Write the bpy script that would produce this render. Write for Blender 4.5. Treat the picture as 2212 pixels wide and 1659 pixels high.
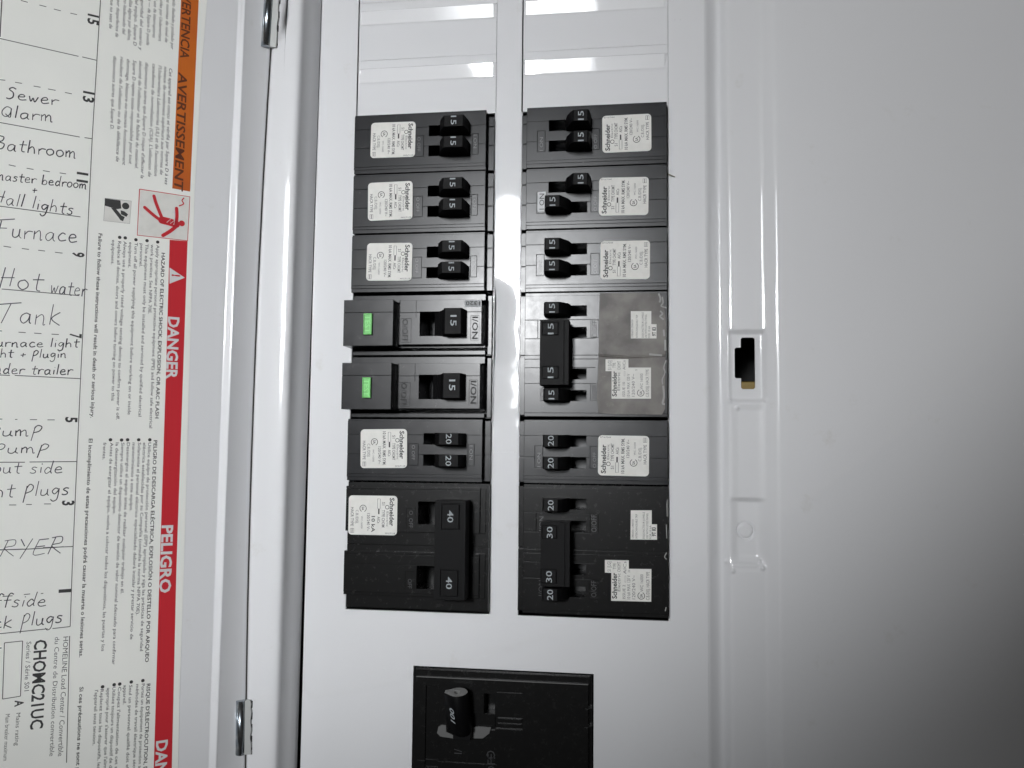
import bpy, math, random
import numpy as np
from mathutils import Matrix, Vector
random.seed(4)
S = bpy.context.scene
C = S.collection
for o in list(bpy.data.objects): bpy.data.objects.remove(o)

# ---------------------------------------------------------------- camera
# panel frame: x right, y up, z out of the panel towards the viewer, in mm.  world = (x, -z, y) / 1000
FOC, RX, RY, RZ = 1920.0, 0.074, 0.144, 0.010
CAM = np.array([-10.225, -138.65, 349.62])
def rot(ax, a):
    c, s = math.cos(a), math.sin(a)
    return np.array({'x': [[1,0,0],[0,c,-s],[0,s,c]], 'y': [[c,0,s],[0,1,0],[-s,0,c]], 'z': [[c,-s,0],[s,c,0],[0,0,1]]}[ax])
M = rot('z', RZ) @ rot('y', RY) @ rot('x', RX)
WM = np.array([[1,0,0],[0,0,-1],[0,1,0]])
cam_d = bpy.data.cameras.new('camera')
cam_d.sensor_width = 36; cam_d.lens = FOC / 2212 * 36; cam_d.clip_start = 0.01; cam_d.clip_end = 20
cam = bpy.data.objects.new('camera', cam_d); C.objects.link(cam)
m4 = np.eye(4); m4[:3,:3] = WM @ M; m4[:3,3] = WM @ CAM / 1000
cam.matrix_world = Matrix(m4.tolist())
S.camera = cam

# ---------------------------------------------------------------- light
w = bpy.data.worlds.new('World'); S.world = w; w.use_nodes = True
bg = w.node_tree.nodes['Background']; bg.inputs[0].default_value = (1.0, 0.95, 0.89, 1); bg.inputs[1].default_value = 0.037
def wpt(p): return Vector((p[0]/1000, -p[2]/1000, p[1]/1000))
def area(name, loc, target, sx, sy, power, color, spread=180):
    l = bpy.data.lights.new(name, 'AREA'); l.shape = 'RECTANGLE'; l.size = sx; l.size_y = sy
    l.energy = power; l.color = color; l.spread = math.radians(spread)
    o = bpy.data.objects.new(name, l); C.objects.link(o)
    o.location = wpt(loc); o.rotation_euler = (wpt(target) - wpt(loc)).to_track_quat('-Z', 'Y').to_euler()
    return o
area('window_light', (-270, 165, 1500), (-186, -112, 0), 0.33, 0.43, 0.265, (0.94, 0.97, 1.0), 20.2)
def spot(name, loc, target, size, blend, power, color, radius):
    l = bpy.data.lights.new(name, 'SPOT'); l.spot_size = math.radians(size); l.spot_blend = blend
    l.energy = power; l.color = color; l.shadow_soft_size = radius
    o = bpy.data.objects.new(name, l); C.objects.link(o)
    o.location = wpt(loc); o.rotation_euler = (wpt(target) - wpt(loc)).to_track_quat('-Z', 'Y').to_euler()
spot('added_falloff_spot', (-245, 110, 1285), (-242, 246, 0), 48.4, 0.15, 31, (0.985, 0.99, 1.0), 0.06)  # added spot; its cone edge leaves the lower right dim
S.view_settings.view_transform = 'Standard'; S.view_settings.look = 'None'
S.view_settings.exposure = 0; S.view_settings.gamma = 1
S.cycles.max_bounces = 8

# ---------------------------------------------------------------- helpers
F = 2212/3840.0
def ray(px, py):
    d = M @ np.array([(px-1106)/FOC, -(py-829.5)/FOC, -1.0])
    return d
def U(px, py, z=0.0):                      # image point -> panel point at height z
    d = ray(px, py); t = (z - CAM[2]) / d[2]
    return CAM + d*t
TH = 0.697; HX, HZ = -166.42, 10.0         # open door: plane rising to the left from its hinge
EX = np.array([math.cos(TH), 0, -math.sin(TH)]); EY = np.array([0,1.0,0]); EN = np.array([math.sin(TH), 0, math.cos(TH)])
H0 = np.array([HX, 0, HZ])
def UD(px, py):                            # image point -> door plane (lx, ly)
    d = ray(px, py); t = ((H0-CAM) @ EN) / (d @ EN); p = CAM + d*t
    return (p-H0) @ EX, p[1]
def D3(lx, ly, n=0.0): return H0 + EX*lx + EY*ly + EN*n
def I3(x, y, z=0.0): return np.array([x, y, z])
def zc(ox, oy, s):                         # crop coordinates -> picture coordinates
    return lambda x, y: ((ox + x/s)*F, (oy + y/s)*F)

def empty(name, origin, label, cat, group=None):
    o = bpy.data.objects.new(name, None); C.objects.link(o)
    o.empty_display_size = 0.01
    o.location = wpt(origin); o['label'] = label; o['category'] = cat
    if group: o['group'] = group
    o['_o'] = list(map(float, origin))
    return o
def mesh(name, V, Fc, mat, parent=None, smooth=False, label=None, kind=None, bevel=0):
    V = np.asarray(V, float)
    org = np.zeros(3)
    if parent is not None: org = np.array(parent['_o'])
    W = np.stack([V[:,0]-org[0], -(V[:,2]-org[2]), V[:,1]-org[1]], 1)/1000
    me = bpy.data.meshes.new(name); me.from_pydata(W.tolist(), [], [list(map(int,f)) for f in Fc])
    me.validate(); me.update()
    if smooth: me.polygons.foreach_set('use_smooth', [True]*len(me.polygons))
    me.materials.append(mat)
    o = bpy.data.objects.new(name, me); C.objects.link(o)
    if parent is not None: o.parent = parent
    o['_o'] = [float(a) for a in org]
    if label: o['label'] = label
    if kind: o['kind'] = kind
    if bevel:
        b = o.modifiers.new('bevel', 'BEVEL'); b.width = bevel/1000; b.segments = 2; b.limit_method = 'ANGLE'; b.angle_limit = math.radians(35)
        for p in me.polygons: p.use_smooth = True
        b.harden_normals = True
    return o

class MB:
    def __init__(s): s.V = []; s.F = []; s.G = []
    def add(s, V, Fc):
        s.G.append((V, Fc)); k = len(s.V); s.V += [tuple(map(float, v)) for v in V]; s.F += [[i+k for i in f] for f in Fc]
    def box(s, x0, x1, y0, y1, z0, z1):
        s.add([(x0,y0,z0),(x1,y0,z0),(x1,y1,z0),(x0,y1,z0),(x0,y0,z1),(x1,y0,z1),(x1,y1,z1),(x0,y1,z1)],
              [(3,2,1,0),(4,5,6,7),(0,1,5,4),(1,2,6,5),(2,3,7,6),(3,0,4,7)])
    def build(s, name, mat, parent=None, **k):
        if name in ('band_lettering','moulded_marking','row_number','enclosure_side','handle_neck','rating_number'):   # one object per piece
            return [mesh(name, V, Fc, mat, parent, **k) for V, Fc in s.G][-1] if s.G else None
        return mesh(name, s.V, s.F, mat, parent, **k) if s.V else None

def height(layers, zb, fr=I3):             # stepped relief: later layers override; (x0,x1,y0,y1,z), z None = hole
    r = lambda a: round(a, 4)
    L = [(r(min(a,b)), r(max(a,b)), r(min(c,d)), r(max(c,d)), z) for a,b,c,d,z in layers]
    xs = sorted({v for l in L for v in l[:2]}); ys = sorted({v for l in L for v in l[2:4]})
    nx, ny = len(xs)-1, len(ys)-1
    G = [[None]*ny for _ in range(nx)]
    for x0,x1,y0,y1,z in L:
        for i in range(nx):
            if xs[i] >= x0-1e-6 and xs[i+1] <= x1+1e-6:
                for j in range(ny):
                    if ys[j] >= y0-1e-6 and ys[j+1] <= y1+1e-6: G[i][j] = z
    ids = {}; V = []; Fc = []
    def v(x, y, z):
        k = (x, y, z)
        if k not in ids: ids[k] = len(V); V.append(fr(x, y, z))
        return ids[k]
    g = lambda i, j: G[i][j] if 0 <= i < nx and 0 <= j < ny else None
    for i in range(nx):
        for j in range(ny):
            z = G[i][j]
            if z is None: continue
            a, b, c, d = xs[i], xs[i+1], ys[j], ys[j+1]
            Fc.append((v(a,c,z), v(b,c,z), v(b,d,z), v(a,d,z)))
            for (di,dj,p,q) in ((1,0,(b,c),(b,d)),(-1,0,(a,d),(a,c)),(0,1,(b,d),(a,d)),(0,-1,(a,c),(b,c))):
                n = g(i+di, j+dj); n = zb if n is None else n
                if n < z - 1e-6: Fc.append((v(*p,n), v(*q,n), v(*q,z), v(*p,z)))
    return V, Fc
def prism(pts, z0, z1, fr=I3):             # outline (counter-clockwise) with thickness
    n = len(pts); V = [fr(x,y,z0) for x,y in pts] + [fr(x,y,z1) for x,y in pts]
    Fc = [tuple(range(n,2*n)), tuple(reversed(range(n)))] + [(i,(i+1)%n,n+(i+1)%n,n+i) for i in range(n)]
    return V, Fc
def rrect(x0, x1, y0, y1, r, k=5):
    P = []
    for cx, cy, a0 in ((x1-r,y1-r,0),(x0+r,y1-r,90),(x0+r,y0+r,180),(x1-r,y0+r,270)):
        for i in range(k+1):
            a = math.radians(a0+90*i/k); P.append((cx+r*math.cos(a), cy+r*math.sin(a)))
    return P
def ribbon(mb, pts, wd, n, fr=I3, smooth=True, closed=False):
    P = [np.array(p, float) for p in pts]
    if smooth and len(P) > 2:
        Q = []
        for i in range(len(P)-1):
            p0 = P[max(i-1,0)]; p1 = P[i]; p2 = P[i+1]; p3 = P[min(i+2,len(P)-1)]
            for t in np.linspace(0,1,5)[:-1]:
                Q.append(0.5*((2*p1)+(-p0+p2)*t+(2*p0-5*p1+4*p2-p3)*t*t+(-p0+3*p1-3*p2+p3)*t**3))
        Q.append(P[-1]); P = Q
    V = []; Fc = []
    for i in range(len(P)):
        d = P[min(i+1,len(P)-1)] - P[max(i-1,0)]; l = math.hypot(*d) or 1
        nn = np.array([-d[1], d[0]])/l*wd/2
        a, b = P[i]+nn, P[i]-nn
        V += [fr(a[0],a[1],n), fr(b[0],b[1],n)]
        if i: k = 2*i; Fc.append((k-1, k+1, k, k-2))
    mb.add(V, Fc)
    return

_tc = {}
def glyphs(body, bold, shear):
    k = (body, bold, shear)
    if k in _tc: return _tc[k]
    cu = bpy.data.curves.new('t', 'FONT'); cu.body = body; cu.size = 1; cu.resolution_u = 2
    cu.offset = bold; cu.shear = shear
    o = bpy.data.objects.new('t', cu); C.objects.link(o)
    me = o.to_mesh()
    V = np.zeros(len(me.vertices)*3); me.vertices.foreach_get('co', V); V = V.reshape(-1,3)[:, :2].copy()
    Fc = [tuple(p.vertices) for p in me.polygons]
    o.to_mesh_clear(); bpy.data.objects.remove(o); bpy.data.curves.remove(cu)
    _tc[k] = (V, Fc); return _tc[k]
CAP = 0.727
def text(mb, body, x, y, cap, angle, n, fr=I3, length=None, bold=0.0, shear=0.0, anchor='l'):
    """baseline start at (x,y), capital height cap, optional exact length"""
    V, Fc = glyphs(body, bold, shear)
    if not len(V): return
    x0, x1 = V[:,0].min(), V[:,0].max()
    sy = cap/CAP; sx = (length/(x1-x0)) if length else sy*0.95
    A = (V[:,0]-x0)*sx
    if anchor == 'c': A = A - (x1-x0)*sx/2
    if anchor == 'r': A = A - (x1-x0)*sx
    B = V[:,1]*sy
    c, s = math.cos(math.radians(angle)), math.sin(math.radians(angle))
    mb.add([fr(x+a*c-b*s, y+a*s+b*c, n) for a, b in zip(A, B)], Fc)

# ---------------------------------------------------------------- materials
def nt(name):
    m = bpy.data.materials.new(name); m.use_nodes = True
    return m, m.node_tree, m.node_tree.nodes['Principled BSDF']
def plain(name, col, rough=.5, metal=0, spec=.5, bump=None, var=None, coat=0, coatr=.05, bev=0, grime=None):
    m, t, p = nt(name)
    p.inputs['Base Color'].default_value = (*col, 1); p.inputs['Roughness'].default_value = rough
    p.inputs['Metallic'].default_value = metal; p.inputs['Specular IOR Level'].default_value = spec
    p.inputs['Coat Weight'].default_value = coat; p.inputs['Coat Roughness'].default_value = coatr
    N, L = t.nodes.new, t.links.new
    tc = N('ShaderNodeTexCoord')
    out = None
    geo = N('ShaderNodeNewGeometry')
    if var:                                  # (scale, colour b, low, high)
        nz = N('ShaderNodeTexNoise'); nz.inputs['Scale'].default_value = var[0]; nz.inputs['Detail'].default_value = 5
        L(geo.outputs['Position'], nz.inputs['Vector'])
        mr = N('ShaderNodeMapRange'); mr.inputs[1].default_value = var[2]; mr.inputs[2].default_value = var[3]
        L(nz.outputs['Fac'], mr.inputs[0])
        mx = N('ShaderNodeMix'); mx.data_type = 'RGBA'; mx.inputs[6].default_value = (*col,1); mx.inputs[7].default_value = (*var[1],1)
        L(mr.outputs[0], mx.inputs[0]); L(mx.outputs[2], p.inputs['Base Color']); out = mx.outputs[2]
    if grime:                                # dust specks / smears on top: (scale, colour, threshold, amount)
        nz = N('ShaderNodeTexNoise'); nz.inputs['Scale'].default_value = grime[0]; nz.inputs['Detail'].default_value = 8; nz.inputs['Roughness'].default_value = .7
        L(geo.outputs['Position'], nz.inputs['Vector'])
        mr = N('ShaderNodeMapRange'); mr.inputs[1].default_value = grime[2]; mr.inputs[2].default_value = grime[2]+.12; mr.inputs[4].default_value = grime[3]
        L(nz.outputs['Fac'], mr.inputs[0])
        mx = N('ShaderNodeMix'); mx.data_type = 'RGBA'; mx.inputs[6].default_value = (*col,1); mx.inputs[7].default_value = (*grime[1],1)
        if out: L(out, mx.inputs[6])
        L(mr.outputs[0], mx.inputs[0]); L(mx.outputs[2], p.inputs['Base Color'])
        ra = N('ShaderNodeMath'); ra.operation = 'MULTIPLY_ADD'; ra.inputs[1].default_value = .14; ra.inputs[2].default_value = rough-.07
        L(nz.outputs['Fac'], ra.inputs[0]); L(ra.outputs[0], p.inputs['Roughness'])
    nrm = None
    if bev:
        b = N('ShaderNodeBevel'); b.samples = 4; b.inputs['Radius'].default_value = bev/1000; nrm = b.outputs[0]
    if bump:                                 # list of (scale, strength, distance mm)
        for sc, st, dist in bump:
            nz = N('ShaderNodeTexNoise'); nz.inputs['Scale'].default_value = sc; nz.inputs['Detail'].default_value = 2
            L(geo.outputs['Position'], nz.inputs['Vector'])
            b = N('ShaderNodeBump'); b.inputs['Strength'].default_value = st; b.inputs['Distance'].default_value = dist/1000
            L(nz.outputs['Fac'], b.inputs['Height'])
            if nrm: L(nrm, b.inputs['Normal'])
            nrm = b.outputs[0]
    if nrm:
        L(nrm, p.inputs['Normal']); 
        if coat: L(nrm, p.inputs['Coat Normal'])
    return m
WHITE = plain('white_paint', (.715,.72,.735), .4, spec=.25, coat=1, coatr=.045, bump=[(14, 1, .5), (900, .5, .02)], bev=.5, grime=(60, (.58,.57,.54), .63, .45))
PLATE = plain('white_paint_plate', (.715,.72,.735), .4, spec=.25, coat=1, coatr=.045, bump=[(40, 1, .4), (900, .5, .02)], bev=.4, grime=(60, (.58,.57,.54), .63, .45))
FILL = plain('white_paint_filler', (.705,.71,.725), .4, spec=.25, coat=1, coatr=.04, bump=[(30, 1, .15), (900, .4, .01)], bev=.3)
BLACK = plain('black_plastic', (.0085,.009,.0108), .25, spec=.30, bump=[(2500, .4, .003),(35,1,.06)], bev=.18, grime=(260, (.026,.026,.028), .60, .6))
DUSTY = plain('dusty_black_plastic', (.006,.006,.006), .26, spec=.2, bump=[(2500, .4, .004),(35,1,.05)], bev=.18, grime=(420, (.011,.011,.0105), .55, .6))
HANDLE = plain('handle_plastic', (.003,.003,.0034), .5, spec=.1, bump=[(2500, .5, .006)], bev=.25, grime=(500, (.012,.012,.012), .6, .6))
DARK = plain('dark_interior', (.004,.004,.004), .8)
PAPER = plain('label_paper', (.70,.695,.66), .55, var=(300, (.64,.635,.60), .4, .7))
CARD = plain('directory_paper', (.84,.845,.80), .5, coat=.3, coatr=.3, var=(35, (.80,.81,.77), .35, .7))
INK = plain('black_ink', (.035,.035,.035), .6)
INKG = plain('grey_ink', (.085,.085,.085), .6)
PEN = plain('pen_ink', (.02,.02,.028), .4)
WINK = plain('white_ink', (.62,.63,.63), .6)
NINK = plain('numeral_ink', (.33,.36,.38), .6)
PEN2 = plain('worn_pen_ink', (.05,.05,.065), .45)
EMB = plain('moulded_lettering', (.03,.031,.033), .35)
GREEN = plain('green_plastic', (.12,.52,.10), .4, bump=[(1500,.5,.02)], bev=.25)
GREEND = plain('green_lettering', (.20,.66,.18), .5)
RED = plain('red_print', (.52,.018,.028), .5)
ORANGE = plain('orange_print', (.54,.13,.012), .5, var=(40, (.47,.10,.015), .4,.6))
ORINK = plain('brown_ink', (.10,.025,.01), .5)
GREYL = plain('grey_silver_label', (.082,.075,.069), .46, spec=.3, bump=[(60,1,.35),(400,.6,.04)], var=(90, (.17,.158,.145), .38, .62), grime=(220,(.23,.215,.20),.58,.6))
ZINC = plain('zinc_plate', (.35,.39,.43), .25, metal=1, var=(300,(.55,.57,.58),.5,.65), bump=[(300,.5,.1)])
ZLEAF = plain('zinc_leaf', (.42,.43,.42), .5, metal=.3)
BRASS = plain('brass', (.16,.105,.012), .45, metal=.2)
GREYP = plain('grey_plastic', (.10,.10,.098), .5)
FRAY = plain('torn_label_edge', (.30,.30,.29), .6)

ZP = -5.0
# ---------------------------------------------------------------- the panel cover
panel = empty('electrical_panel', (-60, -140, ZP), 'white steel breaker panel with two columns of black breakers and its door open', 'electrical panel')

def uq(px0, py0, px1, py1, z=0.0):          # picture rectangle -> panel rectangle
    xm, ym = (px0+px1)/2, (py0+py1)/2
    return U(px0,ym,z)[0], U(px1,ym,z)[0], U(xm,py1,z)[1], U(xm,py0,z)[1]

LX0, LX1, RX0, RX1 = -129.9, -69.7, -59.1, 0.7      # openings
YB = -204.6; YT = 0.15
mx0, mx1, my0, my1 = uq(890, 1437, 1282, 1800, ZP)
my1 = U(1085, 1447, ZP)[1]; my0 = my1 - 75
PX0 = U(670.6, 829, ZP)[0]; PX1 = U(1527, 829, ZP)[0]
TOPY = 77
V, Fc = height([(PX0,PX1,-330,TOPY,ZP),(LX0,LX1,YB,TOPY,None),(RX0,RX1,YB,TOPY,None),(mx0,mx1,my0,my1,None),(LX1,RX0,-140,-50,None)], ZP-1.5)
mesh('dead_front', V, Fc, PLATE, panel)

WX0, WX1, WY0, WY1 = LX1, RX0, -140.0, -50.0
wxs = np.linspace(WX0, WX1, 25); wys = np.arange(WY0, WY1+.01, .5)
rw = random.Random(5); ph = [rw.uniform(0,6.28) for _ in range(6)]
def web(x, y):
    t = (x-(WX0+WX1)/2)/5.3
    on = 1/(1+math.exp((y+73.5)/1.2)) * 1/(1+math.exp(-(y+129)/1.2))
    w2 = 1/(1+math.exp((y+104)/1.5))
    c = .95*(1-w2) + .42*w2; sh = .8*(1-w2) + .5*w2 + .12*math.sin(y*.35+ph[2])
    edge = max(0, min(1, (y-WY0)/2))*max(0, min(1, (WY1-y)/2))
    return ZP + (on*c*(-(t-sh)**2+ .2) + .02*math.sin(y*.5+ph[3]+t*2)*math.sin(y*.23+ph[4]))*edge*.75
V = [(x, y, web(x, y)) for y in wys for x in wxs]; n = len(wxs); Fc = []
for j in range(len(wys)-1):
    for i in range(n-1): a = j*n+i; Fc.append((a, a+1, a+n+1, a+n))
mesh('centre_web', V, Fc, PLATE, panel, smooth=True, label='dented strip of the cover between the two breaker columns')
for lx in (LX0+.1, LX1-.1, RX0+.1, RX1-.1):
    V = []; Fc = []; m_ = 9
    yy = np.linspace(YB, 0, 30); jr = random.Random(int(lx*7))
    for y in yy:
        for i in range(m_):
            a = math.pi*i/(m_-1); rr_ = .42+jr.uniform(-.04,.04)
            V.append((lx+rr_*math.cos(a), y, ZP-.25+rr_*math.sin(a)))
    for j in range(len(yy)-1):
        for i in range(m_-1): k = j*m_+i; Fc.append((k, k+m_, k+m_+1, k+1))
    mesh('opening_lip', V, [tuple(reversed(f)) for f in Fc], PLATE, panel, smooth=True)

# twist-out filler plates above the breakers: a flat tab with a sloping pressed band
for (x0, x1) in ((LX0, LX1), (RX0, RX1)):
    for k in (1, 2, 3):
        yb = 25.4*(k-1) + 0.15; yt = yb + 25.3
        xs = [x0+.55, x0+1.6, x1-1.6, x1-.12]
        ys = [(yb-.08, 0, 0), (yb+15.0, 0, 0), (yb+15.9, 0, -.25), (yb+21.3, 0, .75), (yb+21.75, 0, 0.0), (min(yb+25.25, yt), 0, 0)]
        V = []; Fc = []
        for j, (y, _, dz) in enumerate(ys):
            for i, x in enumerate(xs):
                f = 1 if i in (1, 2) else 0.25
                V.append((x, y, ZP + dz*f))
        for j in range(len(ys)-1):
            for i in range(3): a = j*4+i; Fc.append((a, a+1, a+5, a+4))
        n = len(V)                              # edge thickness all round
        V += [(x, y, ZP-1.5) for (x, y, z) in V]
        R = len(ys)
        loop = [i for i in range(4)] + [j*4+3 for j in range(1,R)] + [(R-1)*4+i for i in (2,1,0)] + [j*4 for j in range(R-2,0,-1)]
        for a, b in zip(loop, loop[1:]+loop[:1]): Fc.append((b, a, a+n, b+n))
        mesh('filler_plate', V, Fc, FILL, panel)

# left trim and the hinge edge of the open door: lofted along their slightly bowed bends
def curve(pts):
    a = np.array(pts, float); return np.poly1d(np.polyfit(a[:,0], a[:,1], 2))
gap = curve([(99,587),(230,577),(418,566),(576,559.5),(805,551),(921,547),(1213,537),(1382,533),(1500,532),(1653,531)])
shade = curve([(0,657),(139,653),(260,646),(543,637),(638,635),(868,625),(984,623),(1213,614),(1382,608),(1653,601)])
darkl = curve([(0,697),(139,693),(260,689),(439,684),(576,679),(921,667),(1267,656),(1382,654),(1653,645)])
b0 = curve([(50,512),(230,503),(576,489),(1000,471),(1382,459),(1600,451)])
b1 = curve([(50,528),(230,522),(576,508),(1000,491),(1382,478),(1600,469)])
rows = np.linspace(-90, 1750, 30)
def loft(name, cols, mat, parent, **k):
    V = []; Fc = []; n = len(cols)
    for y in rows:
        for c in cols: V.append(c(y))
    for j in range(len(rows)-1):
        for i in range(n-1): a = j*n+i; Fc.append((a+n, a+n+1, a+1, a))
    return mesh(name, V, Fc, mat, parent, smooth=True, **k)
def cp(f, off, z): return lambda y: U(f(y)+off, y, z)
tr = [cp(gap, 1.2, 2), cp(gap, 1.4, 8.2), cp(gap, 2.6, 9.2), cp(gap, 5, 9.8), cp(gap, 9, 10), cp(gap, 30, 10)]
tr += [cp(shade, -38, 10.0), cp(shade, -30, 9.95), cp(shade, -22, 9.8), cp(shade, -14, 9.55), cp(shade, -8, 9.2), cp(shade, -4, 8.7), cp(shade, -1, 7.9), cp(shade, 2, 6.8)]
tr += [lambda y, t=t: U(shade(y)+4 + (darkl(y)-3.4-shade(y)-4)*t, y, 5.6+(-4-5.6)*t) for t in (0, .5, 1)]
tr += [cp(darkl, -3.2, -5.2), cp(darkl, -3, -9), cp(darkl, -2.6, -20)]
loft('hinge_side_trim', tr, WHITE, panel)
def dplane(f, off=0):
    def g(y):
        lx, ly = UD(f(y)+off, y); return D3(lx, ly)
    return g
def zof(f): return np.mean([dplane(f)(y)[2] for y in rows])
zb = zof(b0)
dc = [lambda y, lx=lx: D3(lx, UD(b0(y), y)[1]) for lx in (-190, -120)]
dc += [dplane(b0, -4), dplane(b0, -1)]
dz = lambda y: dplane(b0)(y)[2]
dc += [lambda y, o=o, q=q: U(b0(y)+o, y, dz(y)-q) for o, q in ((.6,.10),(1.8,.19),(3.2,.23),(8,.27))]
dc += [lambda y, o=o, q=q: U(b1(y)+o, y, dz(y)-q) for o, q in ((-8,.32),(-3.2,.38),(-1.6,.44),(-.4,.56),(.8,.76),(4,1.5))]
dc += [cp(gap, -6, 9.6), cp(gap, -2.4, 9.0), cp(gap, -1.6, 8.0), cp(gap, -1.4, 1)]
door = loft('door', dc, WHITE, panel, label='white door leaf swung open on the left with a pressed bead along its hinge edge')

# hinges
def hinge(py0, py1, cut):
    ym = (py0+py1)/2
    xa = U(gap(ym)-22, ym, 11)[0]; xb = U(gap(ym)-3, ym, 11)[0]
    ya, yb = U(gap(ym), py1, 11)[1], U(gap(ym), py0, 11)[1]
    r = (xb-xa)/2*1.0
    # barrel follows the door edge direction
    pa = U(gap(py1)-12, py1, 11); pb = U(gap(py0)-12, py0, 11)
    V = []; Fc = []; n = 20
    for p in (pa, pb):
        for i in range(n):
            a = 2*math.pi*i/n; V.append((p[0]+r*math.cos(a), p[1], 11+r*math.sin(a)*.9))
    Fc = [(i, (i+1)%n, n+(i+1)%n, n+i) for i in range(n)] + [tuple(range(n))[::-1], tuple(range(n, 2*n))]
    h = mesh('hinge', V, Fc, ZINC, panel, label='zinc plated hinge knuckle on the seam beside the door')
    for p in h.data.polygons: p.use_smooth = len(p.vertices) == 4
    # leaf with a scalloped outer edge
    P = []; m = 14
    for i in range(m+1):
        t = i/m; py = py1+(py0-py1)*t
        w_ = 9.5 + (1.6 if (i//2) % 2 else -1.0)*(.6 if 1 < i < m-1 else -1)
        q = U(gap(py)+w_, py, 11.4); P.append((q[0], q[1]))
    L = []
    for py in (py0, py1):
        q = U(gap(py)-3, py, 11.4); L.append((q[0], q[1]))
    V, Fc = prism(P + L, 9.9, 11.4)
    mesh('hinge_leaf', V, Fc, ZLEAF, h)
    MBk = MB()
    for i in range(1, m, 3):
        t = i/m; py = py1+(py0-py1)*t
        a = U(gap(py)+9.5, py, 10.6); MBk.box(a[0]-.2, a[0]+.55, a[1]-1.4, a[1]+1.2, 10, 10.7)
    MBk.build('leaf_gap', DARK, h, kind='stuff')
hinge(-40, 101, 0); hinge(1513, 1630, 1)

# right side of the cover: pressed channel, latch slot, broad side sheet
xr = [U(p, 829, ZP)[0] for p in (1526,1529,1533,1550,1556,1562,1570,1574,1580,1648,1655,1676,1682,2212,2600)]
zr = [-5,-5.1,-5.5,-8.3,-8.7,-8.5,-6.9,-6.1,-5.8,-5.8,-5.6,-4.1,-3.9,-3.2,-2.8]
dx = .1; gx = np.arange(xr[0]-2, 150, dx); gz = np.interp(gx, xr, zr)
kk = np.exp(-.5*(np.arange(-10,11)*dx/.30)**2); kk /= kk.sum()
gzs = np.convolve(np.pad(gz, 10, 'edge'), kk, 'valid')
prof = lambda x: np.interp(x, gx, gzs)
def sstep(a, w_): a = np.clip(a/w_+.5, 0, 1); return a*a*(3-2*a)
def pocket(X, Y, r, w_): x0,x1,y0,y1 = r; return sstep(X-x0,w_)*sstep(x1-X,w_)*sstep(Y-y0,w_)*sstep(y1-Y,w_)
P1 = uq(1576,716,1652,866,ZP); P2 = uq(1586,877,1650,1226,ZP); P3 = uq(1590,1080,1640,1212,ZP)
cc = U(1612,1147,ZP)
NUBS = [(U(a,b,ZP),c) for a,b,c in ((1570,1215,.7),(1583,1234,.7),(1641,1213,.6),(1648,1228,.8),(1578,866,.8),(1652,864,.8),(1593,882,.6))]
Z6 = zc(2600,1200,5.53)
def zr_(x0,y0,x1,y1):
    a = Z6(x0,y0); b = Z6(x1,y1); return uq(a[0],a[1],b[0],b[1],ZP)
HA = zr_(998,352,1290,1425); HB = zr_(868,560,998,1200)
def hsurf(X, Y):
    h = prof(X)
    h = h - 1.25*pocket(X,Y,P1,2.4) - .4*pocket(X,Y,P2,4.5) - 1.3*sstep(X-P3[0]+1.5,6)*sstep(P3[1]+1.5-X,6)*sstep(Y-P3[2],5)*sstep(P3[3]-Y,2.3)
    d = math.hypot(X-cc[0], Y-cc[1])
    h += .35*(1-sstep(d-2.6,.8)) - .75*math.exp(-((d-3.1)/.36)**2)
    h += .35*math.exp(-((X-U(1612,1218,ZP)[0])/5.5)**4 - ((Y-U(1612,1222,ZP)[1])/.7)**2)
    for q, hh in NUBS: h += hh*math.exp(-(((X-q[0])**2+(Y-q[1])**2)/.55))
    return h
xs = set(np.round(np.arange(xr[0], 52, .30),3)) | set(np.round(np.arange(52, 150, 6),3)) | {round(v,3) for v in (HA[0],HA[1],HB[0],HB[1])}
yb_, yt_ = U(1612,1245,ZP)[1], U(1612,700,ZP)[1]
ys = set(np.round(np.arange(yb_, yt_, .32),3)) | set(np.round(np.arange(-340, yb_, 6),3)) | set(np.round(np.arange(yt_, 90, 6),3)) | {round(v,3) for v in (HA[2],HA[3],HB[2],HB[3])}
def clean(s, keep):
    s = sorted(s); keep = {round(k,3) for k in keep}
    return [v for v in s if v in keep or all(abs(v-k) > .12 for k in keep)]
xs |= set(np.round(np.arange(HB[0]-.3, HA[1]+.5, .15),3)); ys |= set(np.round(np.arange(HA[2]-.3, HA[3]+.5, .15),3))
def clean2(s, keep):
    s = sorted(s); keep = {round(k,3) for k in keep}; out = []
    for v in s:
        if v in keep or all(abs(v-k) > .06 for k in keep):
            if out and v-out[-1] < .06:
                if v in keep: out[-1] = v
                continue
            out.append(v)
    return out
xs = clean2(xs, HA[:2]+HB[:2]); ys = clean2(ys, HA[2:]+HB[2:])
def inr(x, y, r, q):
    dx_ = max(r[0]+q-x, x-(r[1]-q), 0); dy_ = max(r[2]+q-y, y-(r[3]-q), 0)
    return r[0]<x<r[1] and r[2]<y<r[3] and dx_*dx_+dy_*dy_ <= q*q
V = [(x, y, hsurf(x, y)) for y in ys for x in xs]; Fc = []; n = len(xs)
hole = set()
for j in range(len(ys)-1):
    for i in range(n-1):
        cx, cy = (xs[i]+xs[i+1])/2, (ys[j]+ys[j+1])/2
        if inr(cx,cy,HA,.9) or inr(cx,cy,(HB[0],HB[1]+2,HB[2],HB[3]),.9): hole.add((i,j)); continue
        a = j*n+i; Fc.append((a, a+1, a+n+1, a+n))
nb = len(V); low = {}
def lowv(a):
    if a not in low: low[a] = len(V); x,y,z = V[a]; V.append((x,y,z-1.2))
    return low[a]
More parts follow.
